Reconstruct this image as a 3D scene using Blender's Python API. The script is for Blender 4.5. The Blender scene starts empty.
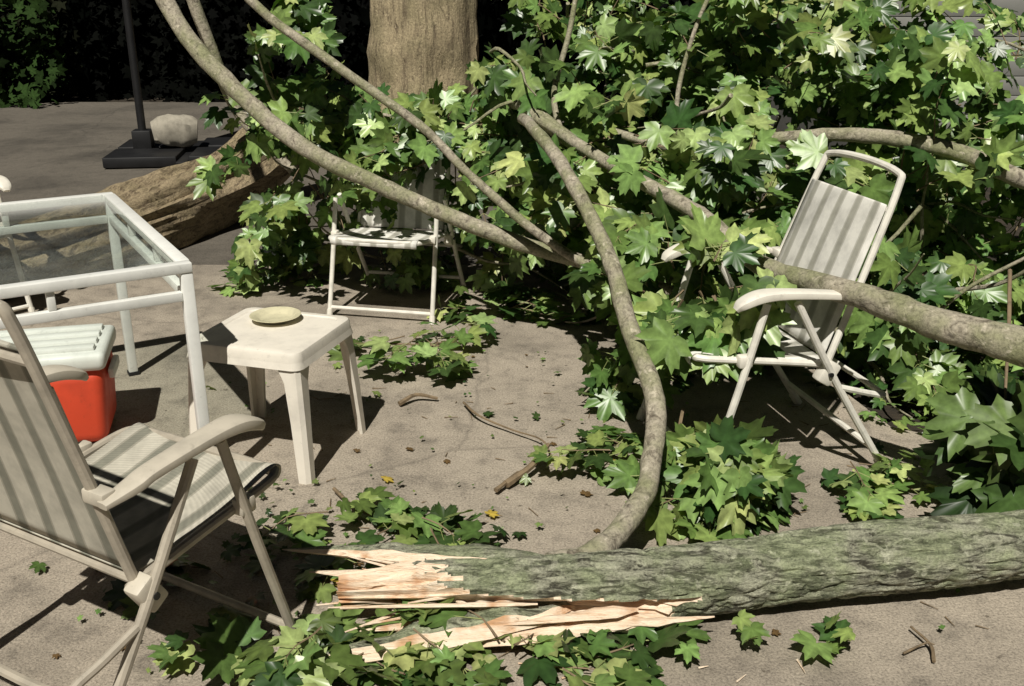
import bpy, bmesh, math, random
import numpy as np
from mathutils import Vector, Matrix, noise
random.seed(7); rng=np.random.default_rng(7)
scene=bpy.context.scene
R=math.radians

# ------------------------------------------------------------ materials
def newmat(name):
    m=bpy.data.materials.new(name); m.use_nodes=True
    nt=m.node_tree; b=nt.nodes['Principled BSDF']
    return m,nt,b
def ramp(nt,src,stops,interp='LINEAR'):
    r=nt.nodes.new('ShaderNodeValToRGB'); r.color_ramp.interpolation=interp
    e=r.color_ramp.elements
    while len(e)<len(stops): e.new(0.5)
    for i,(p,c) in enumerate(stops):
        e[i].position=p; e[i].color=(c[0],c[1],c[2],1) if hasattr(c,'__len__') else (c,c,c,1)
    nt.links.new(src,r.inputs[0]); return r
def noise_n(nt,vec,scale,detail=4,rough=.55,dist=0):
    n=nt.nodes.new('ShaderNodeTexNoise'); n.inputs['Scale'].default_value=scale
    n.inputs['Detail'].default_value=detail; n.inputs['Roughness'].default_value=rough
    n.inputs['Distortion'].default_value=dist
    nt.links.new(vec,n.inputs['Vector']); return n
def mixc(nt,fac,a,b,mode='MIX'):
    m=nt.nodes.new('ShaderNodeMix'); m.data_type='RGBA'; m.blend_type=mode
    for s,v in ((m.inputs[0],fac),(m.inputs[6],a),(m.inputs[7],b)):
        if isinstance(v,bpy.types.NodeSocket): nt.links.new(v,s)
        elif hasattr(v,'__len__'): s.default_value=(v[0],v[1],v[2],1)
        else: s.default_value=v
    return m.outputs[2]
def bump(nt,b,h,strength=.5,dist=.01,prev=None):
    n=nt.nodes.new('ShaderNodeBump'); n.inputs['Strength'].default_value=strength
    n.inputs['Distance'].default_value=dist
    nt.links.new(h,n.inputs['Height'])
    if prev: nt.links.new(prev.outputs[0],n.inputs['Normal'])
    nt.links.new(n.outputs[0],b.inputs['Normal']); return n
def objco(nt,scale=(1,1,1),out='Object',rot=(0,0,0)):
    t=nt.nodes.new('ShaderNodeTexCoord'); mp=nt.nodes.new('ShaderNodeMapping')
    mp.inputs['Scale'].default_value=scale; mp.inputs['Rotation'].default_value=rot
    nt.links.new(t.outputs[out],mp.inputs[0]); return mp.outputs[0]

def mat_simple(name,col,rough=.5,var=.12,scale=12,bumpd=.0006,dirt=None,metal=0,grime=0):
    m,nt,b=newmat(name); v=objco(nt)
    n=noise_n(nt,v,scale,5,.65) 
    d=tuple(c*(1-var*2) for c in col) if dirt is None else dirt
    r=ramp(nt,n.outputs[0],[(.32,d),(.55,col),(.8,tuple(min(1,c*(1+var*.5)) for c in col))])
    c=r.outputs[0]
    if grime:
        g=noise_n(nt,v,38,4,.75); rg=ramp(nt,g.outputs[0],[(.30,grime),(.40,0.)])
        c=mixc(nt,rg.outputs[0],c,tuple(x*.35 for x in col))
        rr2=ramp(nt,n.outputs[0],[(.3,min(1,rough+.25)),(.7,rough)]); nt.links.new(rr2.outputs[0],b.inputs['Roughness'])
    else: b.inputs['Roughness'].default_value=rough
    nt.links.new(c,b.inputs['Base Color']); b.inputs['Metallic'].default_value=metal
    return m

def mat_concrete(name,base,dark,stain=1.0,scale=1.0):
    m,nt,b=newmat(name); v=objco(nt)
    big=noise_n(nt,v,1.0*scale,5,.62,.4); mid=noise_n(nt,v,9*scale,5,.7); fine=noise_n(nt,v,150,2,.8)
    r1=ramp(nt,big.outputs[0],[(.3,tuple(c*.52 for c in base)),(.5,base),(.72,tuple(c*1.15 for c in base))])
    r2=ramp(nt,mid.outputs[0],[(.3,.52),(.48,.95),(.7,1.14)])
    c=mixc(nt,.85*stain,r1.outputs[0],r2.outputs[0],'MULTIPLY')
    r3=ramp(nt,fine.outputs[0],[(.3,.42),(.5,1.0),(.72,1.45)])
    c=mixc(nt,.8,c,r3.outputs[0],'MULTIPLY')
    dv=mixc(nt,.16,v,noise_n(nt,v,2.2,4,.6).outputs['Color'],'ADD')
    cr=nt.nodes.new('ShaderNodeTexVoronoi'); cr.feature='DISTANCE_TO_EDGE'; cr.inputs['Scale'].default_value=.55
    nt.links.new(dv,cr.inputs['Vector'])
    r5=ramp(nt,cr.outputs['Distance'],[(.0,.25),(.006,1.0)])
    c=mixc(nt,.35,c,r5.outputs[0],'MULTIPLY')
    sp=noise_n(nt,v,30,3,.7); r6=ramp(nt,sp.outputs[0],[(.28,0.0),(.37,1.0)])
    c=mixc(nt,r6.outputs[0],dark,c)
    nt.links.new(c,b.inputs['Base Color']); b.inputs['Roughness'].default_value=.9
    b1=bump(nt,b,mid.outputs[0],.5,.012); bump(nt,b,fine.outputs[0],.8,.004,b1)
    return m
M_conc=mat_concrete('concrete',(.335,.288,.228),(.12,.10,.075))
M_drive=mat_concrete('driveway_asphalt_dimmed',(.115,.1,.08),(.05,.045,.035),.6)  # asphalt, base colour darkened to imitate light falling off with distance
M_soil,nt,b=newmat('soil'); v=objco(nt); n=noise_n(nt,v,14,6,.75)
r=ramp(nt,n.outputs[0],[(.3,(.012,.009,.006)),(.6,(.05,.037,.022)),(.8,(.09,.07,.04))]); nt.links.new(r.outputs[0],b.inputs['Base Color']); b.inputs['Roughness'].default_value=1; bump(nt,b,n.outputs[0],1,.05)

def mat_bark(name,light,dark,moss=(.12,.15,.05),mossamt=.5,scale=1,stretch=(1,1,1),depth=.01,rot=(0,0,0),gap=.35,lich=.55):
    m,nt,b=newmat(name); v=objco(nt,stretch,rot=rot); vu=objco(nt)
    n1=noise_n(nt,v,24*scale,5,.72,.8); n2=noise_n(nt,vu,6*scale,3,.6); n3=noise_n(nt,vu,90*scale,3,.75); n4=noise_n(nt,vu,32,3,.6)
    r=ramp(nt,n1.outputs[0],[(gap,dark),(gap+.13,tuple((a*.8+c*.2) for a,c in zip(light,dark))),(.7,light)])
    rm=ramp(nt,n2.outputs[0],[(.42,0.),(.62,mossamt)])
    c=mixc(nt,rm.outputs[0],r.outputs[0],mixc(nt,.6,moss,r.outputs[0],'MULTIPLY'))
    rl=ramp(nt,n4.outputs[0],[(.6,0.),(.66,lich)])
    c=mixc(nt,rl.outputs[0],c,tuple(min(.6,x*1.35+.03) for x in light))
    rs=ramp(nt,n3.outputs[0],[(.3,.5),(.6,1.2)])
    c=mixc(nt,.8,c,rs.outputs[0],'MULTIPLY')
    nt.links.new(c,b.inputs['Base Color']); b.inputs['Roughness'].default_value=.9
    b1=bump(nt,b,n1.outputs[0],.9,depth); bump(nt,b,n3.outputs[0],.7,depth*.3,b1); return m
M_bark=mat_bark('maple_bark',(.38,.34,.26),(.13,.11,.08),(.28,.32,.14),.7,1,(1,1,1),.006)
M_log=mat_bark('log_bark',(.38,.38,.28),(.045,.042,.027),(.42,.50,.27),.55,1.6,(.30,1.25,1.25),.018,(0,0,R(-8)),.40,.45)
M_tree=mat_bark('tree_bark',(.38,.31,.19),(.12,.09,.055),(.3,.3,.16),.3,.6,(1,1,.14),.03)
M_trunk=mat_bark('stripped_bark',(.38,.30,.185),(.12,.085,.05),(.3,.27,.15),.4,.9,(1.6,.22,1.6),.02,(0,0,R(-22)),.38,.2)
M_twig=mat_simple('twig',(.2,.145,.085),.8,.25,30)
M_pet=mat_simple('leaf_stalk',(.25,.28,.10),.6,.1)
M_wood,nt,b=newmat('split_wood'); v=objco(nt,(1.2,14,14)); n=noise_n(nt,v,6,6,.7,.3); v2=objco(nt); n2=noise_n(nt,v2,9,3)
r=ramp(nt,n.outputs[0],[(.3,(.42,.24,.12)),(.44,(.80,.62,.45)),(.7,(.88,.78,.63))])
r2=ramp(nt,n2.outputs[0],[(.54,0.),(.66,.75)])
nt.links.new(mixc(nt,r2.outputs[0],r.outputs[0],(.5,.23,.08)),b.inputs['Base Color']); b.inputs['Roughness'].default_value=.8; bump(nt,b,n.outputs[0],1,.008)

def mat_leaf(name,rough=.36,tr=.18):
    m,nt,b=newmat(name)
    a=nt.nodes.new('ShaderNodeVertexColor'); a.layer_name='Col'
    v=objco(nt); n=noise_n(nt,v,50,2); r=ramp(nt,n.outputs[0],[(.3,.68),(.7,1.28)])
    c=mixc(nt,.7,a.outputs[0],r.outputs[0],'MULTIPLY')
    nt.links.new(c,b.inputs['Base Color']); b.inputs['Roughness'].default_value=rough
    b.inputs['Specular IOR Level'].default_value=.5
    if tr>0:
        t=nt.nodes.new('ShaderNodeBsdfTranslucent'); tc=mixc(nt,1,c,(.95,1.15,.45),'MULTIPLY'); nt.links.new(tc,t.inputs[0])
        mx=nt.nodes.new('ShaderNodeMixShader'); mx.inputs[0].default_value=tr
        nt.links.new(b.outputs[0],mx.inputs[1]); nt.links.new(t.outputs[0],mx.inputs[2])
        nt.links.new(mx.outputs[0],nt.nodes['Material Output'].inputs[0])
    return m
M_leaf=mat_leaf('maple_leaf'); M_hleaf=mat_leaf('hedge_leaf',.8,0)
M_white=mat_simple('white_paint_metal',(.78,.78,.74),.35,.07,9,grime=.25)
M_frame=mat_simple('cream_painted_tube',(.76,.73,.65),.4,.12,14,grime=.3)
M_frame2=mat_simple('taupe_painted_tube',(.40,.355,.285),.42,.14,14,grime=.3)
M_plastic=mat_simple('white_plastic',(.74,.69,.60),.45,.10,7,grime=.3)
M_arm=mat_simple('cream_plastic',(.76,.72,.63),.45,.09,9,grime=.25)
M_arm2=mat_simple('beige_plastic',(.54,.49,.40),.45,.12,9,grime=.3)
M_red=mat_simple('red_plastic',(.75,.075,.03),.4,.1,7,grime=.2)
M_black=mat_simple('black_metal',(.010,.010,.011),.5,.2,9)
M_block=mat_simple('grey_bag',(.34,.31,.25),.9,.15,16)
M_plate=mat_simple('cream_ceramic',(.6,.56,.38),.25,.1,25,grime=.6)
M_glass,nt,b=newmat('table_glass')
d=nt.nodes.new('ShaderNodeBsdfDiffuse'); d.inputs[0].default_value=(.6,.62,.6,1)
tr=nt.nodes.new('ShaderNodeBsdfTransparent'); tr.inputs[0].default_value=(.955,.985,.97,1)
gl=nt.nodes.new('ShaderNodeBsdfGlossy'); gl.inputs['Roughness'].default_value=.04
lw=nt.nodes.new('ShaderNodeLayerWeight'); pw=nt.nodes.new('ShaderNodeMath'); pw.operation='POWER'; pw.inputs[1].default_value=5; nt.links.new(lw.outputs['Facing'],pw.inputs[0])
ml=nt.nodes.new('ShaderNodeMath'); ml.operation='MULTIPLY_ADD'; ml.inputs[1].default_value=.6; ml.inputs[2].default_value=.035; nt.links.new(pw.outputs[0],ml.inputs[0])
m1=nt.nodes.new('ShaderNodeMixShader'); nt.links.new(ml.outputs[0],m1.inputs[0]); nt.links.new(tr.outputs[0],m1.inputs[1]); nt.links.new(gl.outputs[0],m1.inputs[2])
m2=nt.nodes.new('ShaderNodeMixShader'); v=objco(nt); nn=noise_n(nt,v,14,4,.7); rr_=ramp(nt,nn.outputs[0],[(.4,.01),(.75,.05)]); nt.links.new(rr_.outputs[0],m2.inputs[0])
nt.links.new(m1.outputs[0],m2.inputs[1]); nt.links.new(d.outputs[0],m2.inputs[2]); nt.links.new(m2.outputs[0],nt.nodes['Material Output'].inputs[0])

def mat_fabric(name,base,s1,s2):
    m,nt,b=newmat(name); t=nt.nodes.new('ShaderNodeTexCoord'); sx=nt.nodes.new('ShaderNodeSeparateXYZ'); nt.links.new(t.outputs['UV'],sx.inputs[0])
    mu=nt.nodes.new('ShaderNodeMath'); mu.operation='MULTIPLY'; mu.inputs[1].default_value=5.0; nt.links.new(sx.outputs[0],mu.inputs[0])
    f=nt.nodes.new('ShaderNodeMath'); f.operation='FRACT'; nt.links.new(mu.outputs[0],f.inputs[0])
    r=ramp(nt,f.outputs[0],[(0,base),(.30,s2),(.36,s1),(.60,s1),(.64,s2),(.70,base)],'CONSTANT')
    v=objco(nt); n=noise_n(nt,v,13,4,.65); r2=ramp(nt,n.outputs[0],[(.3,.70),(.6,1.05)])
    w=nt.nodes.new('ShaderNodeTexWave'); w.inputs['Scale'].default_value=160; w.bands_direction='Z'; nt.links.new(v,w.inputs[0])
    c=mixc(nt,.9,r.outputs[0],r2.outputs[0],'MULTIPLY'); rw=ramp(nt,w.outputs[0],[(0,.85),(1,1.03)])
    c=mixc(nt,.8,c,rw.outputs[0],'MULTIPLY')
    nt.links.new(c,b.inputs['Base Color']); b.inputs['Roughness'].default_value=.85; bump(nt,b,w.outputs[0],.4,.001); return m
M_fab=mat_fabric('striped_webbing',(.78,.76,.70),(.42,.41,.35),(.56,.54,.48))
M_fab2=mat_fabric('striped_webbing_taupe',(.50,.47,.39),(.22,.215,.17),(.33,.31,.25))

# ------------------------------------------------------------ mesh builder
def cat(pts,n):
    P=[np.array(p,float) for p in pts]; P=[2*P[0]-P[1]]+P+[2*P[-1]-P[-2]]; out=[]
    for i in range(1,len(P)-2):
        for k in range(n):
            t=k/n; a,b_,c,d_=P[i-1],P[i],P[i+1],P[i+2]
            out.append(.5*((2*b_)+(-a+c)*t+(2*a-5*b_+4*c-d_)*t*t+(-a+3*b_-3*c+d_)*t**3))
    out.append(P[-2]); return out
class MB:
    def __init__(s): s.v=[];s.f=[];s.m=[];s.mats=[]
    def mi(s,mat):
        if mat not in s.mats: s.mats.append(mat)
        return s.mats.index(mat)
    def tube(s,pts,rad,segs=10,mat=None,sub=6,ref=None,flat=None,sq=1.0,rough=0,rs=8,caps=True,ridge=0):
        k=len(pts); rl=[rad]*k if not hasattr(rad,'__len__') else list(rad)
        P=cat([list(p)+[r] for p,r in zip(pts,rl)],sub) if sub>1 else [np.array(list(p)+[r],float) for p,r in zip(pts,rl)]
        mi=s.mi(mat); base=len(s.v); n=len(P)
        X=[Vector(p[:3]) for p in P]
        prev=Vector(ref) if ref else None
        for i in range(n):
            T=(X[min(i+1,n-1)]-X[max(i-1,0)])
            if T.length<1e-9: T=Vector((0,0,1))
            T.normalize()
            if prev is None:
                prev=Vector((0,0,1)) if abs(T.z)<.9 else Vector((1,0,0))
            N=prev-T*prev.dot(T); N.normalize(); prev=N; B=T.cross(N)
            fa,fb=flat if flat else (1,1)
            for j in range(segs):
                a=2*math.pi*j/segs; ca,sa=math.cos(a),math.sin(a)
                if sq!=1: ca=math.copysign(abs(ca)**sq,ca); sa=math.copysign(abs(sa)**sq,sa)
                rr=P[i][3]
                if rough:
                    q=X[i]+(N*ca+B*sa)*rr; rr*=1+rough*noise.noise(q*rs)+rough*.5*noise.noise(q*rs*3)
                if ridge: rr*=1+ridge*noise.noise(Vector((ca*2.6,sa*2.6,i*.05)))+ridge*.4*noise.noise(Vector((ca*7,sa*7,i*.08)))
                s.v.append(X[i]+N*ca*rr*fa+B*sa*rr*fb)
        for i in range(n-1):
            for j in range(segs):
                a=base+i*segs+j; b_=base+i*segs+(j+1)%segs
                s.f.append((a,b_,b_+segs,a+segs)); s.m.append(mi)
        if caps:
            s.f.append(tuple(base+j for j in reversed(range(segs)))); s.m.append(mi)
            s.f.append(tuple(base+(n-1)*segs+j for j in range(segs))); s.m.append(mi)
    def box(s,c,size,mat,rot=None,bev=.004,taper=1.0,seg=2):
        bm=bmesh.new(); bmesh.ops.create_cube(bm,size=1)
        for v in bm.verts:
            k=taper if v.co.z<0 else 1
            v.co=Vector((v.co.x*size[0]*k,v.co.y*size[1]*k,v.co.z*size[2]))
        if bev>0: bmesh.ops.bevel(bm,geom=list(bm.edges),offset=bev,segments=seg,affect='EDGES',profile=.5)
        s.bm(bm,mat,Vector(c),rot)
    def bm(s,bm,mat,c=Vector((0,0,0)),rot=None):
        base=len(s.v); mi=s.mi(mat); bm.verts.index_update()
        for v in bm.verts: s.v.append((rot@v.co if rot else v.co)+c)
        for f in bm.faces: s.f.append(tuple(base+v.index for v in f.verts)); s.m.append(mi)
        bm.free()
    def obj(s,name,parent=None,smooth=35):
        me=bpy.data.meshes.new(name); me.from_pydata([tuple(v) for v in s.v],[],s.f)
        for m in s.mats: me.materials.append(m)
        me.polygons.foreach_set('material_index',s.m)
        me.update(); 
        o=bpy.data.objects.new(name,me); scene.collection.objects.link(o)
        if smooth:
            me.shade_smooth(); me.set_sharp_from_angle(angle=R(smooth))
        if parent: o.parent=parent
        return o
def empty(name,loc=(0,0,0),rz=0):
    e=bpy.data.objects.new(name,None); e.empty_display_size=.2; scene.collection.objects.link(e)
    e.location=loc; e.rotation_euler=(0,0,rz); return e
def sheet(name,poly,z,mat,thick=0):
    bm=bmesh.new(); vs=[bm.verts.new((x,y,z)) for x,y in poly]; f=bm.faces.new(vs)
    if thick:
        r_=bmesh.ops.extrude_face_region(bm,geom=[f]); 
        for v in r_['geom']:
            if isinstance(v,bmesh.types.BMVert): v.co.z-=thick
    bmesh.ops.recalc_face_normals(bm,faces=bm.faces)
    me=bpy.data.meshes.new(name); bm.to_mesh(me); bm.free(); me.materials.append(mat)
    o=bpy.data.objects.new(name,me); scene.collection.objects.link(o); return o

# ------------------------------------------------------------ ground
sheet('ground',[(-80,-40),(80,-40),(80,120),(-80,120)],-.035,M_soil)
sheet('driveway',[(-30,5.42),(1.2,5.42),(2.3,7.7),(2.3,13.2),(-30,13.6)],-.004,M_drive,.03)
sheet('patio',[(-9,-3),(3.2,-3),(3.2,2.85),(1.75,3.0),(1.35,3.25),(1.2,4.0),(1.15,5.4),(-9,5.4)],0,M_conc,.03)

# ------------------------------------------------------------ lawn chairs
def fabric(name,prof,w0,w1,mat,parent,sag=.012):
    P=cat(prof,5); n=len(P); nx=13; V=[];F=[];UV=[]
    for i,p in enumerate(P):
        t=i/(n-1); w=w0+(w1-w0)*t
        for j in range(nx):
            u=j/(nx-1); sg=sag*math.sin(math.pi*u)*math.sin(math.pi*min(1,max(0,t)))
            dn=np.array((P[min(i+1,n-1)]-P[max(i-1,0)])); dn/=np.linalg.norm(dn)
            nr=np.array((dn[1],-dn[0]))
            V.append(((u-.5)*2*w,p[0]+nr[0]*sg,p[1]+nr[1]*sg)); UV.append((u,t))
    for i in range(n-1):
        for j in range(nx-1):
            a=i*nx+j; F.append((a,a+1,a+nx+1,a+nx))
    me=bpy.data.meshes.new(name); me.from_pydata(V,[],F); uv=me.uv_layers.new(name='UVMap')
    for l in me.loops: uv.data[l.index].uv=UV[l.vertex_index]
    me.materials.append(mat); me.shade_smooth()
    o=bpy.data.objects.new(name,me); scene.collection.objects.link(o); o.parent=parent
    sm=o.modifiers.new('th','SOLIDIFY'); sm.thickness=.004; sm.offset=0; return o
def chair(loc,f,fm,fab,am,arms=True,rec=.42,top=.98,name='folding_lawn_chair',sc=1):
    e=empty(name,loc,math.atan2(-f[0],f[1])); e.scale=(sc,sc,sc); b=MB(); r=.0115
    yb=-.06; zb=.37
    def by(z): return yb-rec*(z-zb)
    hoop=[(.25,.37),(.245,.5),(.235,.72),(.218,top-.05),(.185,top-.012)]
    b.tube([(-x,by(z),z) for x,z in hoop]+[(0,by(top),top)]+[(x,by(z),z) for x,z in reversed(hoop)],r,10,fm,5)
    b.tube([(-.222,by(top-.12),top-.12),(.222,by(top-.12),top-.12)],r*.8,8,fm,1)
    b.tube([(-.25,-.08,.375),(-.25,.1,.40),(-.25,.3,.425),(-.235,.355,.43),(-.2,.367,.43),(0,.369,.43),(.2,.367,.43),(.235,.355,.43),(.25,.3,.425),(.25,.1,.40),(.25,-.08,.375)],r,10,fm,5)
    b.tube([(-.25,-.05,.372),(.25,-.05,.372)],r*.8,8,fm,1)
    for sx in (-1,1):
        b.tube([(sx*.275,.17,.60),(sx*.277,.24,.33),(sx*.28,.33,.012)],r*1.05,10,fm,3)
        b.tube([(sx*.29,.08,.60),(sx*.285,-.08,.33),(sx*.28,-.29,.012)],r*1.05,10,fm,3)
        b.tube([(sx*.28,.322,.04),(sx*.28,.334,.0)],.0155,10,am,1); b.tube([(sx*.28,-.27,.04),(sx*.28,-.297,.0)],.0155,10,am,1)
        b.box((sx*.268,-.055,.36),(.045,.05,.075),am,Matrix.Rotation(R(30),3,'X'),.008)
        b.box((sx*.266,.225,.42),(.035,.045,.04),am,None,.008)
        b.tube([(sx*.275,-.055,.36),(sx*.30,-.055,.36)],.008,8,M_black,1)
        if arms:
            ya=by(.6)-.02
            b.tube([(sx*.285,ya,.595),(sx*.288,ya+.07,.607),(sx*.29,-.02,.618),(sx*.29,.12,.63),(sx*.288,.20,.628),(sx*.285,.255,.608),(sx*.283,.275,.590)],
                   [.014,.023,.024,.027,.031,.027,.014],14,am,5,ref=(1,0,0),flat=(1.05,.52),sq=.6)
            b.box((sx*.255,ya+.02,.6),(.06,.035,.03),am,None,.006)
    b.tube([(-.28,.318,.05),(.28,.318,.05)],r*.9,8,fm,1)
    b.tube([(-.28,-.245,.085),(.28,-.245,.085)],r*.9,8,fm,1)
    b.tube([(-.285,-.10,.31),(-.28,-.22,.275),(-.25,-.27,.262),(0,-.275,.26),(.25,-.27,.262),(.28,-.22,.275),(.285,-.10,.31)],r*.85,8,fm,5)
    b.obj('frame',e)
    fabric('seat_fabric',[(-.055,.392),(.05,.395),(.2,.41),(.345,.443),(.379,.438),(.385,.42),(.377,.405)],.238,.225,fab,e,.02)
    o_=.012
    fabric('back_fabric',[(by(z)+o_,z) for z in (.40,.52,.66,top-.12,top-.108)],.236,.213,fab,e,.012)
    return e
chair((.855,3.12,0),(-.972,-.235),M_frame,M_fab,M_arm,rec=.36,top=.965)
chair((-.55,4.72,0),(-.22,-.975),M_frame,M_fab,M_arm,arms=False,rec=.35,top=.9,sc=.90)
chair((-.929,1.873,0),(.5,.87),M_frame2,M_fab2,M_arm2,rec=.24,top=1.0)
chair((-2.70,4.5,0),(.75,-.66),M_frame,M_fab,M_arm)

# ------------------------------------------------------------ glass table
A=Vector((-.915,2.765,0)); dside=Vector((-.515,.857,0)).normalized()
L1,L2=1.18,1.15; Ht=.74
e=empty('glass_patio_table',A,math.atan2(dside.y,dside.x)-math.pi/2)
b=MB(); t=.034
for (x,y) in ((-t/2,t/2),(-t/2,L1-t/2),(-L2+t/2,t/2),(-L2+t/2,L1-t/2)):
    b.box((x,y,(Ht-.03)/2),(t,t,Ht-.03),M_white,None,.004)
    b.box((x,y,.008),(t+.008,t+.008,.016),M_black,None,.003)
for z,h in ((Ht-.016,.030),):
    b.box((-L2/2,t/2,z),(L2,t+.006,h),M_white,None,.004); b.box((-L2/2,L1-t/2,z),(L2,t+.006,h),M_white,None,.004)
    b.box((-t/2,L1/2,z),(t+.006,L1-2*t-.008,h),M_white,None,.004); b.box((-L2+t/2,L1/2,z),(t+.006,L1-2*t-.008,h),M_white,None,.004)
z=Ht-.10
for y in (t/2,L1-t/2):
    b.box((-L2/2,y,z),(L2-2*t-.002,.028,.028),M_white,None,.003)
    for x in (-L2*.33,-L2*.66): b.box((x,y,z+.042),(.022,.022,.054),M_white,None,.003)
for x in (-t/2,-L2+t/2):
    b.box((x,L1/2,z),(.028,L1-2*t-.002,.028),M_white,None,.003)
    for y in (L1*.33,L1*.66): b.box((x,y,z+.042),(.022,.022,.054),M_white,None,.003)
b.obj('frame',e)
b=MB(); b.box((-L2/2,L1/2,Ht-.006),(L2-2*t-.012,L1-2*t-.012,.006),M_glass,None,.001); b.obj('glass_top',e)

# ------------------------------------------------------------ plastic side table
e=empty('plastic_side_table',(-.785,3.08,0),R(-17)); b=MB()
def rr(w,h,r,n=5):
    o=[]
    for cx,cy,a0 in ((w-r,h-r,0),(-w+r,h-r,90),(-w+r,-h+r,180),(w-r,-h+r,270)):
        for k in range(n+1): a=R(a0+90*k/n); o.append((cx+r*math.cos(a),cy+r*math.sin(a)))
    return o
W_,D_,Hs=.200,.195,.43
layers=[(0.006,-.055),(0.002,-.05),(0,-.012),(-.004,-.003),(-.012,0),(-.03,0),(-.034,-.004)]
bm=bmesh.new(); prev=None
for off,z in layers:
    ring=[bm.verts.new((x,y,Hs+z)) for x,y in rr(W_+off,D_+off,.035)]
    if prev:
        for i in range(len(ring)): bm.faces.new((prev[i],prev[(i+1)%len(ring)],ring[(i+1)%len(ring)],ring[i]))
    prev=ring
bm.faces.new(prev); b.bm(bm,M_plastic)
bm=bmesh.new(); o1=[bm.verts.new((x,y,Hs-.055)) for x,y in rr(W_+.006,D_+.006,.035)]; o2=[bm.verts.new((x,y,Hs-.012)) for x,y in rr(W_-.004,D_-.004,.033)]
for i in range(len(o1)): bm.faces.new((o1[(i+1)%len(o1)],o1[i],o2[i],o2[(i+1)%len(o1)]))
bm.faces.new(list(reversed(o2))); b.bm(bm,M_plastic)
for sx in (-1,1):
    for sy in (-1,1):
        bm=bmesh.new(); rings=[]
        for z,w,sp in ((Hs-.03,.09,-.004),(Hs-.06,.07,.0),(Hs-.10,.054,.003),(.2,.046,.012),(.0,.038,.022)):
            th=.012; x0=(W_-.002+sp); y0=(D_-.002+sp); c=.012
            pr=[(x0-w,y0),(x0-c,y0),(x0,y0-c),(x0,y0-w),(x0-th,y0-w),(x0-th,y0-th),(x0-w,y0-th)]
            rings.append([bm.verts.new((sx*x,sy*y,z)) for x,y in pr])
        for r0,r1 in zip(rings,rings[1:]):
            for i in range(7): bm.faces.new((r0[i],r0[(i+1)%7],r1[(i+1)%7],r1[i]))
        bm.faces.new(rings[0]); bm.faces.new(rings[-1]); bmesh.ops.recalc_face_normals(bm,faces=bm.faces); b.bm(bm,M_plastic)
b.obj('body',e,30)
e2=empty('ceramic_plate',(-.79,3.17,Hs-.003)); bm=bmesh.new(); prof=[(.0,.004),(.045,.004),(.052,.006),(.066,.015),(.083,.019),(.085,.021),(.083,.022),(.066,.018),(.054,.009),(.045,.0065),(.0,.0065)]
ns=40; rings=[]
for r_,z in prof[1:-1]: rings.append([bm.verts.new((r_*math.cos(2*math.pi*k/ns),r_*math.sin(2*math.pi*k/ns),z)) for k in range(ns)])
for r0,r1 in zip(rings,rings[1:]):
    for i in range(ns): bm.faces.new((r0[i],r0[(i+1)%ns],r1[(i+1)%ns],r1[i]))
bm.faces.new(rings[0]); bm.faces.new(rings[-1]); bmesh.ops.recalc_face_normals(bm,faces=bm.faces)
b=MB(); b.bm(bm,M_plate); b.obj('dish',e2)

# ------------------------------------------------------------ cooler
e=empty('picnic_cooler',(-1.62,3.18,0),R(14)); e.scale=(1.05,1.05,1.18); b=MB()
b.box((0,0,.12),(.44,.28,.23),M_red,None,.035,.93,4); b.obj('body',e)
b=MB(); b.box((0,0,.262),(.47,.31,.055),M_white,None,.02,.98,3)
for k in range(4): b.box((0,-.10+.067*k,.294),(.40,.040,.016),M_white,None,.006)
b.obj('lid',e)
b=MB()
for s_ in (-1,1): b.box((s_*.232,0,.20),(.02,.14,.03),M_white,None,.006)
b.obj('handles',e)

# ------------------------------------------------------------ umbrella
e=empty('patio_umbrella',(-2.86,9.0,0),R(8)); b=MB()
b.box((0,0,.035),(1.35,.09,.05),M_black); b.box((0,0,.032),(.09,1.2,.05),M_black)
for x,y in ((-.35,-.29),(.35,-.29),(-.35,.29),(.35,.29)):
    b.box((x,y,.05),(.6,.49,.09),M_black,None,.012)
b.box((-.41,0,.16),(.16,.16,.18),M_black,None,.01)
b.tube([(-.41,0,.1),(-.41,0,1.2),(-.41,0,2.6)],.035,14,M_black,2); b.obj('stand',e)
b=MB(); b.tube([(-.29,0,1.65),(-.27,0,1.95),(-.28,0,2.3),(-.35,0,2.65)],[.05,.13,.11,.03],18,M_black,4,rough=.4,rs=7); b.obj('folded_canopy',e)
e3=empty('sandbag',(-2.98,8.95,.095),R(15)); b=MB(); b.tube([(-.18,0,.14),(-.1,0,.15),(0,0,.145),(.1,0,.14),(.19,0,.13)],[.10,.13,.14,.135,.10],16,M_block,4,ref=(0,0,1),sq=.7,rough=.15,rs=6); b.obj('bag',e3)

# ------------------------------------------------------------ background trees / hedge / house
e=empty('maple_tree',(-.92,10.6,0)); b=MB()
b.tube([(0,0,-.1),(0,0,.12),(.02,0,.5),(.03,0,1.4),(.0,0,3.2),(-.05,0,5)],[.78,.62,.56,.53,.47,.42],64,M_tree,10,rough=.08,rs=3,ridge=.12)
b.tube([(0,0,3.4),(.7,.1,4.6),(1.6,.2,6)],[.26,.2,.12],16,M_tree,4); b.tube([(0,0,3.8),(-.8,.2,5.2),(-1.5,.3,6.5)],[.25,.18,.1],16,M_tree,4); b.obj('trunk',e)
hs=empty('garage',(0,0,0)); b=MB()
M_wall=mat_simple('painted_siding',(.23,.23,.21),.7,.06,5); M_roof=mat_simple('roof_shingle',(.05,.05,.05),.9,.2,20)
x0,x1,y0=2.9,9.5,8.2
b.box(((x0+x1)/2,y0+2.5,1.3),(x1-x0,5,2.7),M_wall,None,0)
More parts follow.
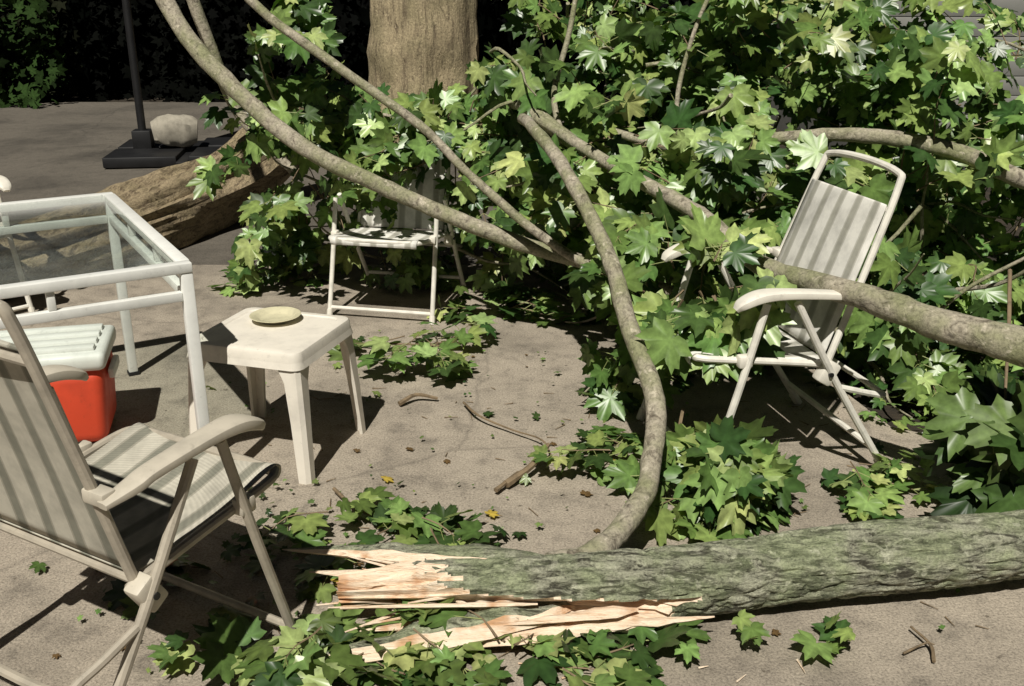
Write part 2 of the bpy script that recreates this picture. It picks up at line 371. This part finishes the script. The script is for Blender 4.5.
for k in range(18): b.box(((x0+x1)/2,y0-.008,.1+k*.15),(x1-x0+.04,.02,.143),M_wall,Matrix.Rotation(R(3),3,'X'),.003)
b.obj('walls',hs); b=MB()
bm=bmesh.new(); P=[(x0-.3,y0-.3,2.66),(x1+.3,y0-.3,2.66),(x1+.3,y0+5.3,2.66),(x0-.3,y0+5.3,2.66),(x0-.3,y0+2.5,4.2),(x1+.3,y0+2.5,4.2)]
vs=[bm.verts.new(p) for p in P]
for f in ((0,1,5,4),(2,3,4,5),(0,4,3),(1,2,5),(0,3,2,1)): bm.faces.new([vs[i] for i in f])
b.bm(bm,M_roof); b.obj('roof',hs,0)

# ------------------------------------------------------------ leaves
half=[(0,1.0),(8,.84),(13,.86),(19,.67),(26,.55),(33,.64),(38,.72),(46,.96),(54,.78),(61,.79),(69,.63),(79,.52),(90,.59),(102,.72),(112,.57),(124,.53),(142,.42),(165,.27)]
full=half+[(180,.08)]+[(360-a,r_) for a,r_ in reversed(half[1:])]
tipang=(0,46,102,258,314)
def leafshape(full):
    xy=np.array([(math.sin(R(a))*r_,math.cos(R(a))*r_) for a,r_ in full]); 
    vein=np.array([max(0,1-min(abs(a-t) for t in tipang)/16) for a,_ in full]); rad=np.array([r_ for _,r_ in full])
    return xy,vein,rad
FULL=leafshape(full)
low=[(0,1.),(22,.58),(47,.95),(78,.52),(102,.7),(150,.35)]; LOW=leafshape(low+[(180,.08)]+[(360-a,r_) for a,r_ in reversed(low[1:])])
def leaves_mesh(name,L,mat,parent=None,shape=FULL):
    xy,vein,rad=shape; K=len(xy); N=len(L)
    pos=np.array([l[0] for l in L],float); tip=np.array([l[1] for l in L],float); nr=np.array([l[2] for l in L],float); sz=np.array([l[3] for l in L]); col=np.array([l[4] for l in L],float)
    nr/=np.linalg.norm(nr,axis=1)[:,None]+1e-9
    tip-=nr*(tip*nr).sum(1)[:,None]; tip/=np.linalg.norm(tip,axis=1)[:,None]+1e-9
    sd=np.cross(tip,nr)
    asp=rng.uniform(.9,1.15,N); curl=rng.uniform(-.05,.45,N); fold=rng.uniform(-.05,.30,N); wav=rng.uniform(.03,.10,N)
    X=xy[None,:,0]*asp[:,None]*(1+rng.normal(0,.03,(N,K))); Y=np.repeat(xy[None,:,1],N,0)*(1+rng.normal(0,.03,(N,K)))
    Z=-curl[:,None]*(X**2+np.maximum(Y,0)**2)*.8+fold[:,None]*np.abs(X)+wav[:,None]*(1-vein)[None]*rad[None]*.8+rng.normal(0,.015,(N,K))
    V=np.empty((N,K+1,3)); s_=sz[:,None,None]
    V[:,1:]=pos[:,None]+s_*(X[...,None]*sd[:,None]+Y[...,None]*tip[:,None]+Z[...,None]*nr[:,None]); V[:,0]=pos+ (sz*.02)[:,None]*nr
    C=np.ones((N,K+1,4)); C[:,1:,:3]=col[:,None]*(.83+.4*vein[None,:,None]); C[:,0,:3]=col*1.35
    tri=np.array([(0,1+(i+1)%K,1+i) for i in range(K)]); F=(tri[None]+(np.arange(N)*(K+1))[:,None,None]).reshape(-1,3)
    me=bpy.data.meshes.new(name); me.vertices.add(N*(K+1)); me.vertices.foreach_set('co',V.reshape(-1)); nf=len(F)
    me.loops.add(nf*3); me.loops.foreach_set('vertex_index',F.reshape(-1).astype(np.int32)); me.polygons.add(nf)
    me.polygons.foreach_set('loop_start',np.arange(0,nf*3,3,dtype=np.int32)); me.polygons.foreach_set('loop_total',np.full(nf,3,dtype=np.int32)); me.update(calc_edges=True)
    ca=me.color_attributes.new('Col','FLOAT_COLOR','POINT'); ca.data.foreach_set('color',C.reshape(-1))
    me.materials.append(mat); me.shade_smooth(); me.validate(); o=bpy.data.objects.new(name,me); scene.collection.objects.link(o)
    if parent: o.parent=parent
    return o
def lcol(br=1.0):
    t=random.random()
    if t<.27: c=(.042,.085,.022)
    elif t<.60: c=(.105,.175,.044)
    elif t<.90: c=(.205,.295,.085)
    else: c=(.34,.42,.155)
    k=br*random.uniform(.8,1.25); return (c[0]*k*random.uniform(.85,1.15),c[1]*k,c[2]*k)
def rv(s=1): return Vector((random.gauss(0,s),random.gauss(0,s),random.gauss(0,s)))
LIGHT=Vector((-.14,-.60,.88)).normalized()
crown=[]; wood=MB()
KEEP=[((-.98,4.0,0),(-.22,4.70,.68)),((.45,2.72,.02),(1.35,3.5,.98)),((-.7,3.3,0),(.25,4.3,.6)),((-.85,3.5,.98),(-.16,6,2.5))]
def blocked(q):
    return any(a[0]<q.x<c_[0] and a[1]<q.y<c_[1] and a[2]<q.z<c_[2] for a,c_ in KEEP)
def spray(L,start,d,length,pairs,size,br=1,tw=None,flat=False,rt=.004,free=False):
    tw=wood if tw is None else tw
    p=Vector(start); d=Vector(d).normalized(); pts=[p.copy()]; step=length/pairs
    if not free and blocked(p): return
    for i in range(pairs):
        d=(d+rv(.16)+Vector((0,0,-.05))).normalized()
        p=p+d*step
        if p.z<.03: p.z=.03; d.z=abs(d.z)*.2
        if not free and blocked(p): break
        pts.append(p.copy())
        side=d.cross(Vector((0,0,1)));
        if side.length<.1: side=Vector((1,0,0))
        side.normalize()
        n=2 if i<pairs-1 else 3
        for k in range(n):
            s_=(-1,1,0)[k]; out=(side*s_+d*(.7 if s_ else 1.5)+rv(.35)+Vector((0,0,-.1))).normalized()
            pet=random.uniform(.04,.09)*size/.085; q=p+out*pet+Vector((0,0,-.01))
            nrm=(LIGHT*.65+Vector((0,-.32,.12))+rv(.45)) if not flat else (Vector((0,0,1))+rv(.28))
            tip=out+Vector((0,0,-.5 if not flat else 0))+rv(.25)
            sz=size*random.uniform(.6,1.25)
            if q.z<.02+.25*sz:
                q.z=random.uniform(.012,.05); nrm=Vector((0,0,1))+rv(.25)
            if not free and blocked(q): continue
            L.append((tuple(q),tuple(tip),tuple(nrm),sz,lcol(br)))
            if size>.06: tw.tube([p,q],[.0016,.0012],3,M_pet,1,caps=False)
    if len(pts)>1: tw.tube(pts,[rt*(1-.7*i/len(pts)) for i in range(len(pts))],4,M_twig,2,caps=False)
def clump(c,r_,n,size,br=1,L=crown,length=(.25,.5),free=False):
    c=Vector(c)
    for _ in range(n):
        u=rv(1).normalized()*random.random()**.45; off=Vector((u.x*r_[0],u.y*r_[1],u.z*r_[2])); s_=c+off*.75
        d=(off.normalized()*.9+rv(.45)+Vector((0,-.25,-.05)))
        if s_.z<.04: s_.z=random.uniform(.04,.12)
        spray(L,s_,d,random.uniform(*length)*min(1,max(r_)*2.2),random.randint(3,5),size,br,free=free)
C=[((-1.05,5.05,.60),(.36,.30,.40),26),((-.98,5.05,1.08),(.22,.25,.26),14),((-.55,5.05,.80),(.40,.3,.2),18),((-.35,4.85,.80),(.36,.28,.24),20),((-.1,5.0,.45),(.3,.25,.3),14),((-.75,5.2,.25),(.5,.15,.2),12),
 ((.30,5.0,1.05),(.42,.5,.45),32),((.25,4.9,.55),(.36,.35,.36),20),((.85,5.1,1.2),(.6,.5,.5),38),((.50,4.3,.80),(.40,.35,.36),28),((.62,4.15,.28),(.25,.25,.2),14),
 ((.80,3.85,.60),(.34,.3,.33),28),((1.25,4.8,.95),(.55,.5,.55),38),((1.5,4.1,.5),(.45,.4,.45),28),((1.45,5.4,1.35),(.7,.5,.4),28),
 ((2.05,4.7,.80),(.6,.5,.42),46),((2.0,4.3,.3),(.5,.5,.35),34),((2.5,4.1,.65),(.4,.5,.5),26),((1.6,3.85,.2),(.22,.3,.2),12),((2.6,5.2,.9),(.5,.5,.4),20),((.4,5.5,.7),(.7,.4,.7),18)]
for c,r_,n in C: clump(c,r_,n,.092,1.12 if c[0]>1.7 else 1.0)
clump((.60,3.02,.61),(.17,.15,.15),10,.098,1.05,free=True,length=(.2,.35)); clump((.50,3.35,.50),(.15,.18,.18),6,.09,1.,free=True)
clump((.64,2.64,.15),(.12,.12,.13),9,.082,.95,length=(.15,.25),free=True); clump((.50,2.62,.07),(.12,.1,.05),3,.08,1,free=True)
clump((1.40,2.58,.26),(.08,.10,.12),6,.11,.5,length=(.15,.22),free=True); clump((.48,3.6,.12),(.15,.2,.1),7,.085)
tree=empty('fallen_maple_tree')
leaves_mesh('foliage',crown,M_leaf,tree)

# main limbs
B=wood
B.tube([(-2.1,5.2,2.6),(-1.75,4.95,1.85),(-1.576,4.8,1.41),(-1.32,4.6,1.12),(-.926,4.4,.82),(-.571,4.3,.66),(-.265,4.2,.55),(.118,4.1,.426),(.532,4.0,.345),(.95,3.9,.25),(1.3,3.9,.2)],[.042,.041,.040,.038,.037,.035,.034,.032,.030,.026,.02],16,M_bark,8,rough=.16,rs=14)
B.tube([(-1.4,4.5,1.8),(-1.09,4.4,1.42),(-.755,4.3,1.18),(-.381,4.2,.93),(-.173,4.1,.743),(.115,4.0,.515),(.36,3.95,.38),(.7,3.9,.3)],[.02,.02,.02,.019,.018,.019,.021,.02],12,M_bark,8,rough=.14,rs=20)
B.tube([(.10,2.13,.13),(.20,2.19,.13),(.284,2.3,.14),(.36,2.42,.18),(.39,2.52,.22),(.42,2.7,.339),(.369,2.95,.47),(.317,3.2,.644),(.186,3.5,.871),(.07,3.85,.98),(.05,4.2,.95),(.2,4.7,.8)],[.045,.034,.031,.030,.029,.029,.028,.027,.025,.022,.018,.01],16,M_bark,8,rough=.14,rs=18)
B.tube([(2.0,1.95,.46),(1.6,2.3,.55),(1.365,2.5,.576),(1.2,2.65,.589),(1.026,2.82,.624),(.821,3.2,.61),(.669,3.5,.711),(.42,3.9,.8),(.1,4.3,.95)],[.056,.053,.05,.045,.039,.033,.030,.026,.02],18,M_bark,8,rough=.16,rs=14)
B.tube([(2.7,3.75,.5),(2.4,3.8,.62),(2.0,3.85,.76),(1.72,3.95,.87),(1.42,4.05,.91),(1.15,4.15,.89),(.72,4.3,.82),(.3,4.6,.9)],[.038,.036,.034,.032,.03,.027,.022,.014],14,M_bark,8,rough=.14,rs=16)
B.tube([(.0,4.8,.95),(.076,4.4,.97),(.3185,4.1,.825),(.6,3.95,.70),(.85,3.8,.5)],[.022,.028,.031,.028,.02],14,M_bark,8,rough=.12,rs=16)
B.tube([(.32,4.6,1.7),(.25,4.5,1.3),(.18,4.35,1.0),(.3,4.1,.7)],[.010,.012,.013,.012],10,M_bark,6,rough=.1)
B.tube([(.9,4.4,1.6),(.75,4.3,1.3),(.68,4.2,.95),(.78,4.0,.6)],[.008,.009,.010,.012],10,M_bark,6,rough=.1)
B.tube([(1.55,3.7,.15),(1.7,3.6,.4),(1.95,3.5,.62),(2.1,3.4,.9)],[.010,.008,.006,.004],8,M_bark,6)
B.tube([(-1.72,5.6,1.5),(-1.62,5.6,1.15),(-1.5,5.6,.8),(-1.2,5.5,.5)],[.035,.035,.03,.025],10,M_bark,6,rough=.1)
for _ in range(90):
    c,r_,n=random.choice(C); p=Vector(c)+Vector((random.uniform(-1,1)*r_[0],random.uniform(-1,1)*r_[1],random.uniform(-.8,.8)*r_[2])); p.z=max(.05,p.z)
    d=rv(1).normalized(); d.z*=.5; pts=[p]
    for k in range(4): d=(d+rv(.25)).normalized(); q=pts[-1]+d*random.uniform(.1,.2); q.z=max(.03,q.z); pts.append(q)
    if any(blocked(q) for q in pts): continue
    B.tube(pts,[.010,.008,.007,.005,.003],6,M_bark,3)
B.tube([(1.6,3.1,.62),(1.5,2.85,.5),(1.42,2.65,.36),(1.40,2.55,.24)],[.007,.006,.004,.003],6,M_twig,4)
B.tube([(1.8,3.0,.7),(1.62,2.8,.52),(1.45,2.62,.36)],[.006,.005,.003],6,M_twig,4)
B.obj('limbs_and_twigs',tree,60)

# big stripped trunk lying behind the table
e=empty('stripped_trunk'); b=MB()
b.tube([(-1.45,7.4,.58),(-1.62,7.05,.42),(-1.85,6.6,.26),(-2.08,5.95,.19),(-2.35,5.2,.17),(-2.8,4.5,.14),(-3.6,3.9,.12)],[.13,.19,.21,.20,.175,.15,.13],56,M_trunk,14,ref=(0,0,1),rough=.07,rs=3.2,ridge=.38); b.obj('trunk',e,60)

# ------------------------------------------------------------ broken log
lg=empty('broken_log')
ax=cat([(2.3,2.5,.14),(1.75,2.37,.125),(1.336,2.27,.12),(.8,2.19,.108),(.40,2.12,.10),(.1,2.08,.098),(-.15,2.07,.09),(-.42,2.08,.08)],34)
n=len(ax); m=96; V=[];F=[];MI=[]
for i,p in enumerate(ax):
    p=Vector(p); T=(Vector(ax[min(i+1,n-1)])-Vector(ax[max(i-1,0)])).normalized(); N=Vector((0,0,1)); N=(N-T*N.dot(T)).normalized(); Bv=T.cross(N)
    for j in range(m):
        a=2*math.pi*j/m; dirv=N*math.cos(a)+Bv*math.sin(a)
        front=-dirv.y; top=dirv.z
        R0=.088+.010*noise.noise(Vector((p.x*2.2,a*.0+math.cos(a),math.sin(a))))
        q=p+dirv*R0
        wp=.02*noise.noise(Vector((q.x*5,q.y*9,q.z*9)))
        fur=noise.noise(Vector((q.x*10,(q.y+wp)*46,(q.z+wp)*46))); fur2=noise.noise(Vector((q.x*34,q.y*80,q.z*80)))
        r_=R0*(1-.11*(1-min(1,abs(fur)*5))+.035*fur2)
        end=.04-.24*max(0,top)**.7-.06*math.sin(a*5)+.38*max(0,front-.15-.5*max(0,top))+.14*noise.noise(Vector((dirv.y*7,dirv.z*7,1)))
        d_=end-p.x; wood_=False
        if d_>0:
            wood_=True; k=min(1,d_/.035); sp=noise.noise(Vector((p.x*3,dirv.y*9,dirv.z*9)))
            r_=R0*(1-.22*k-.64*min(1,max(0,d_-.02)/.40)+.20*sp)
        r_=max(r_,.004)
        V.append(p+dirv*r_); MI.append(wood_)
for i in range(n-1):
    for j in range(m):
        a=i*m+j;b_=i*m+(j+1)%m; F.append((a,b_,b_+m,a+m))
mi=[1 if sum(MI[k] for k in f)>=2 else 0 for f in F]
me=bpy.data.meshes.new('log'); me.from_pydata([tuple(v) for v in V],[],F); me.materials.append(M_log); me.materials.append(M_wood); me.polygons.foreach_set('material_index',mi); me.shade_smooth(); me.set_sharp_from_angle(angle=R(50))
o=bpy.data.objects.new('log',me); scene.collection.objects.link(o); o.parent=lg
b=MB()
def shard(p0,p1,w0,th,bark=True,mid=None,seed=0):
    p0,p1=Vector(p0),Vector(p1); ns=22; T=(p1-p0).normalized(); S=T.cross(Vector((0,0,1))).normalized(); U=S.cross(T)
    base=len(b.v); mw=b.mi(M_wood); mb=b.mi(M_log) if bark else mw
    for i in range(ns+1):
        t=i/ns; c=p0.lerp(p1,t)+(Vector(mid)*math.sin(math.pi*t) if mid else Vector()); nz=noise.noise(Vector((t*8,seed,0)))*.6
        k0=min(1,t*5+.15)
        w=w0*k0*(1-t**1.6)*(1+nz*.8)+.002; h=th*k0*(1-t**2)*(1+noise.noise(Vector((t*9,seed,5)))*.7)+.002; c=c+S*w0*.35*nz
        for x,z in ((-1,0),(-.6,.8),(0,1),(.6,.75),(1,-.1),(.5,-.9),(-.4,-.8)): b.v.append(c+S*x*w+U*z*h)
    for i in range(ns):
        for j in range(7):
            a=base+i*7+j;b_=base+i*7+(j+1)%7; b.f.append((a,a+7,b_+7,b_)); b.m.append(mb if j in (1,2,3) and bark else mw)
    b.f.append(tuple(base+j for j in range(7))); b.m.append(mw)
shard((.14,2.13,.13),(-.60,2.27,.10),.055,.034,True,(0,0,.01),1)
shard((.02,2.12,.10),(-.52,2.21,.07),.04,.022,False,None,2)
shard((.15,2.05,.08),(-.48,1.90,.035),.058,.036,True,(0,0,.0),3)
shard((.05,2.03,.075),(-.46,1.885,.02),.06,.016,False,(0,0,.0),13)
shard((.12,2.02,.06),(-.36,1.99,.05),.035,.02,False,(0,0,.01),4)
shard((.40,2.05,.05),(-.05,1.955,.055),.035,.022,False,None,5)
shard((.05,2.0,.04),(.48,2.005,.08),.022,.012,False,None,6)
shard((.0,2.06,.13),(-.38,2.09,.12),.02,.012,False,(0,0,.02),7)
shard((-.1,2.1,.09),(-.48,2.13,.12),.016,.010,False,(0,0,.0),8)
shard((.30,2.02,.09),(-.02,1.965,.085),.022,.010,False,(0,0,.0),9)
shard((.2,2.0,.05),(-.25,1.94,.03),.03,.015,False,(0,0,.0),11)
for k in range(16):
    shard((random.uniform(-.1,.1),random.uniform(2.0,2.15),random.uniform(.06,.13)),(random.uniform(-.50,-.22),random.uniform(1.95,2.2),random.uniform(.04,.15)),random.uniform(.004,.009),.005,False,None,20+k)
b.obj('splinters',lg,40)

# ------------------------------------------------------------ litter
lit=[]; tw=MB()
def litter(cx,cy,rx,ry,n,size=.08,zmax=.05,br=.95):
    for _ in range(n):
        a=random.uniform(0,6.28); q=random.random()**.6; x=cx+rx*q*math.cos(a); y=cy+ry*q*math.sin(a)
        lit.append(((x,y,random.uniform(.012,.02+zmax)),(math.cos(a*3),math.sin(a*5),.0),tuple(Vector((0,-.1,1))+rv(.32)),size*random.uniform(.5,1.2),lcol(br)))
def lspray(cx,cy,rx,ry,n,size=.08,z=.05,br=1):
    for _ in range(n):
        a=random.uniform(0,6.28); q=random.random()**.6
        spray(lit,(cx+rx*q*math.cos(a),cy+ry*q*math.sin(a),random.uniform(.03,.03+z)),(math.cos(a*3.3),math.sin(a*2.1),0),random.uniform(.12,.24),3,size,br,tw,True,.003,True)
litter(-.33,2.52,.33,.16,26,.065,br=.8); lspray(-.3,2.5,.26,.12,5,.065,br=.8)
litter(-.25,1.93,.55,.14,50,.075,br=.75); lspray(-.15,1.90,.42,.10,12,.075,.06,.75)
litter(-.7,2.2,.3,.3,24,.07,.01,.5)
lspray(-.40,3.92,.13,.15,6,.075,.10,.85); lspray(.02,4.45,.2,.12,4,.08); litter(.1,4.45,.4,.15,10)
lspray(.34,2.9,.12,.08,3,.07,br=.8); litter(.35,2.90,.20,.10,11,.06,br=.8)
lspray(1.10,2.80,.1,.06,4,.065); litter(1.1,2.82,.16,.06,10,.06)
litter(.78,1.98,.07,.05,4,.07); litter(.62,2.0,.2,.05,3,.05); litter(.4,1.97,.2,.05,4,.05)
litter(1.65,3.4,.4,.35,90,.04,.04,1.1); litter(2.0,3.3,.5,.4,60,.05,.03,.9)
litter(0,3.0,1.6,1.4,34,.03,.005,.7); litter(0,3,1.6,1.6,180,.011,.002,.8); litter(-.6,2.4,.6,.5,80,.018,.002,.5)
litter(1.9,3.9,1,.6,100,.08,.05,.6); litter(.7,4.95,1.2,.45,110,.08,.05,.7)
for _ in range(6): lit.append(((random.uniform(-.9,.9),random.uniform(2.2,3.2),.015),(1,random.random(),0),(.1,0,1),.032,(.45,.33,.06)))
for _ in range(60): lit.append(((random.uniform(-1.5,1.5),random.uniform(1.9,4.2),.008),(1,random.gauss(0,1),0),(.1,0,1),random.uniform(.010,.028),(.13,.08,.035)))
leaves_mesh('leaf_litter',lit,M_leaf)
def twig(pts,r0): tw.tube(pts,[r0*(1-.6*i/len(pts)) for i in range(len(pts))],6,M_twig,4,rough=.2,rs=40)
twig([(-.18,3.42,.02),(-.12,3.28,.03),(.0,3.18,.02),(.10,3.08,.03),(.13,2.98,.02)],.005)
twig([(-.02,2.78,.02),(.06,2.86,.04),(.12,2.98,.06)],.013); twig([(-.05,2.74,.02),(.02,2.84,.03)],.008)
twig([(-.42,3.42,.015),(-.36,3.47,.03),(-.28,3.47,.015)],.010)
twig([(-.65,4.05,.02),(-.5,4.0,.04),(-.3,3.95,.05)],.006); twig([(.98,1.93,.01),(.99,1.98,.02),(.97,2.05,.02)],.005); twig([(.92,1.96,.01),(.98,1.985,.02),(1.0,1.98,.02)],.003)
twig([(.55,2.95,.2),(.5,2.8,.1),(.44,2.7,.03)],.006); twig([(-.55,2.75,.02),(-.45,2.6,.03),(-.3,2.52,.02)],.006)
for _ in range(130):
    x=random.uniform(-1,1.2); y=random.uniform(1.95,3.6); a=random.uniform(0,6.28); l=random.uniform(.015,.06); tw.tube([(x,y,.004),(x+l*math.cos(a),y+l*math.sin(a),.005)],[.002,.001],4,M_twig,1)
for _ in range(50):
    x=random.gauss(-.1,.3); y=random.gauss(1.98,.12); a=random.gauss(0,.8); l=random.uniform(.01,.05); tw.tube([(x,y,.005),(x+l*math.cos(a),y+l*math.sin(a),.006)],[.003,.001],4,M_wood,1)
tw.obj('fallen_twigs')

# ------------------------------------------------------------ hedge
hl=[]
def hedge(x0,x1,y,zt,n,col,sz=.11,dep=.5):
    for _ in range(n):
        x=random.uniform(x0,x1); z=random.uniform(0,zt)*1.0; bul=noise.noise(Vector((x*1.1,z*1.1,y)))*.5
        z*=1+.2*noise.noise(Vector((x*.8,0,3)))
        k=random.uniform(.5,1.4)*(1+1.1*noise.noise(Vector((x*2.5,z*2.5,7))))
        hl.append(((x,y-bul-random.uniform(0,dep),z),tuple(rv()),tuple(Vector((.2,-.8,.6))+rv(.6)),sz*random.uniform(.6,1.3),tuple(max(.0003,c*k) for c in col)))
hedge(-12,-5.6,13.6,2.4,2600,(.007,.008,.004)); hedge(-5.6,-2.6,13.9,2.4,1500,(.0012,.0015,.001)); hedge(-7.3,-5.7,13.1,1.4,460,(.018,.036,.009)); hedge(-2.6,9,14,2.5,2500,(.0008,.001,.0008)); hedge(-12,-7.4,13.2,2.2,900,(.016,.010,.010))  # leaf colours near black: night darkness at the back is put into the colour
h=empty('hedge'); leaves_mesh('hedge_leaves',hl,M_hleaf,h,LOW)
M_hleaf.node_tree.nodes['Principled BSDF'].inputs['Specular IOR Level'].default_value=.05
M_dark=mat_simple('hedge_core',(.002,.0025,.002),1,.2,5); M_dark.node_tree.nodes['Principled BSDF'].inputs['Specular IOR Level'].default_value=0  # near-black base colour paints in the unlit depth of the hedge
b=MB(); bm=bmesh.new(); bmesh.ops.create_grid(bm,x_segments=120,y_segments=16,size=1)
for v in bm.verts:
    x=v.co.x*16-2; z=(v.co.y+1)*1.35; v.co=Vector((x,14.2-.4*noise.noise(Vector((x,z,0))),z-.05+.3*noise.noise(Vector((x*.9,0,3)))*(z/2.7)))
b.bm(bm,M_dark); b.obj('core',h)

# ------------------------------------------------------------ light / world / camera
w=bpy.data.worlds.new('World'); scene.world=w; w.use_nodes=True; nt=w.node_tree; bg=nt.nodes['Background']
sky=nt.nodes.new('ShaderNodeTexSky'); sky.sky_type='NISHITA'; sky.sun_disc=False
az=math.atan2(LIGHT.x,LIGHT.y); el=math.asin(LIGHT.z); sky.sun_elevation=el; sky.sun_rotation=az
nt.links.new(sky.outputs[0],bg.inputs[0]); bg.inputs[1].default_value=.006
s=bpy.data.lights.new('sun','SUN'); s.energy=5.0; s.angle=R(.6); s.color=(1,.96,.87)
so=bpy.data.objects.new('sun',s); scene.collection.objects.link(so); so.rotation_euler=(-LIGHT).to_track_quat('-Z','Y').to_euler(); so.location=(-3,-4,7)
cam=bpy.data.cameras.new('camera'); cam.sensor_width=36; cam.lens=35.16; cam.clip_end=400
co=bpy.data.objects.new('camera',cam); scene.collection.objects.link(co); co.location=(0,0,1.5); co.rotation_euler=(R(70),0,0); scene.camera=co
scene.view_settings.view_transform='Standard'; scene.view_settings.look='None'; scene.view_settings.exposure=0
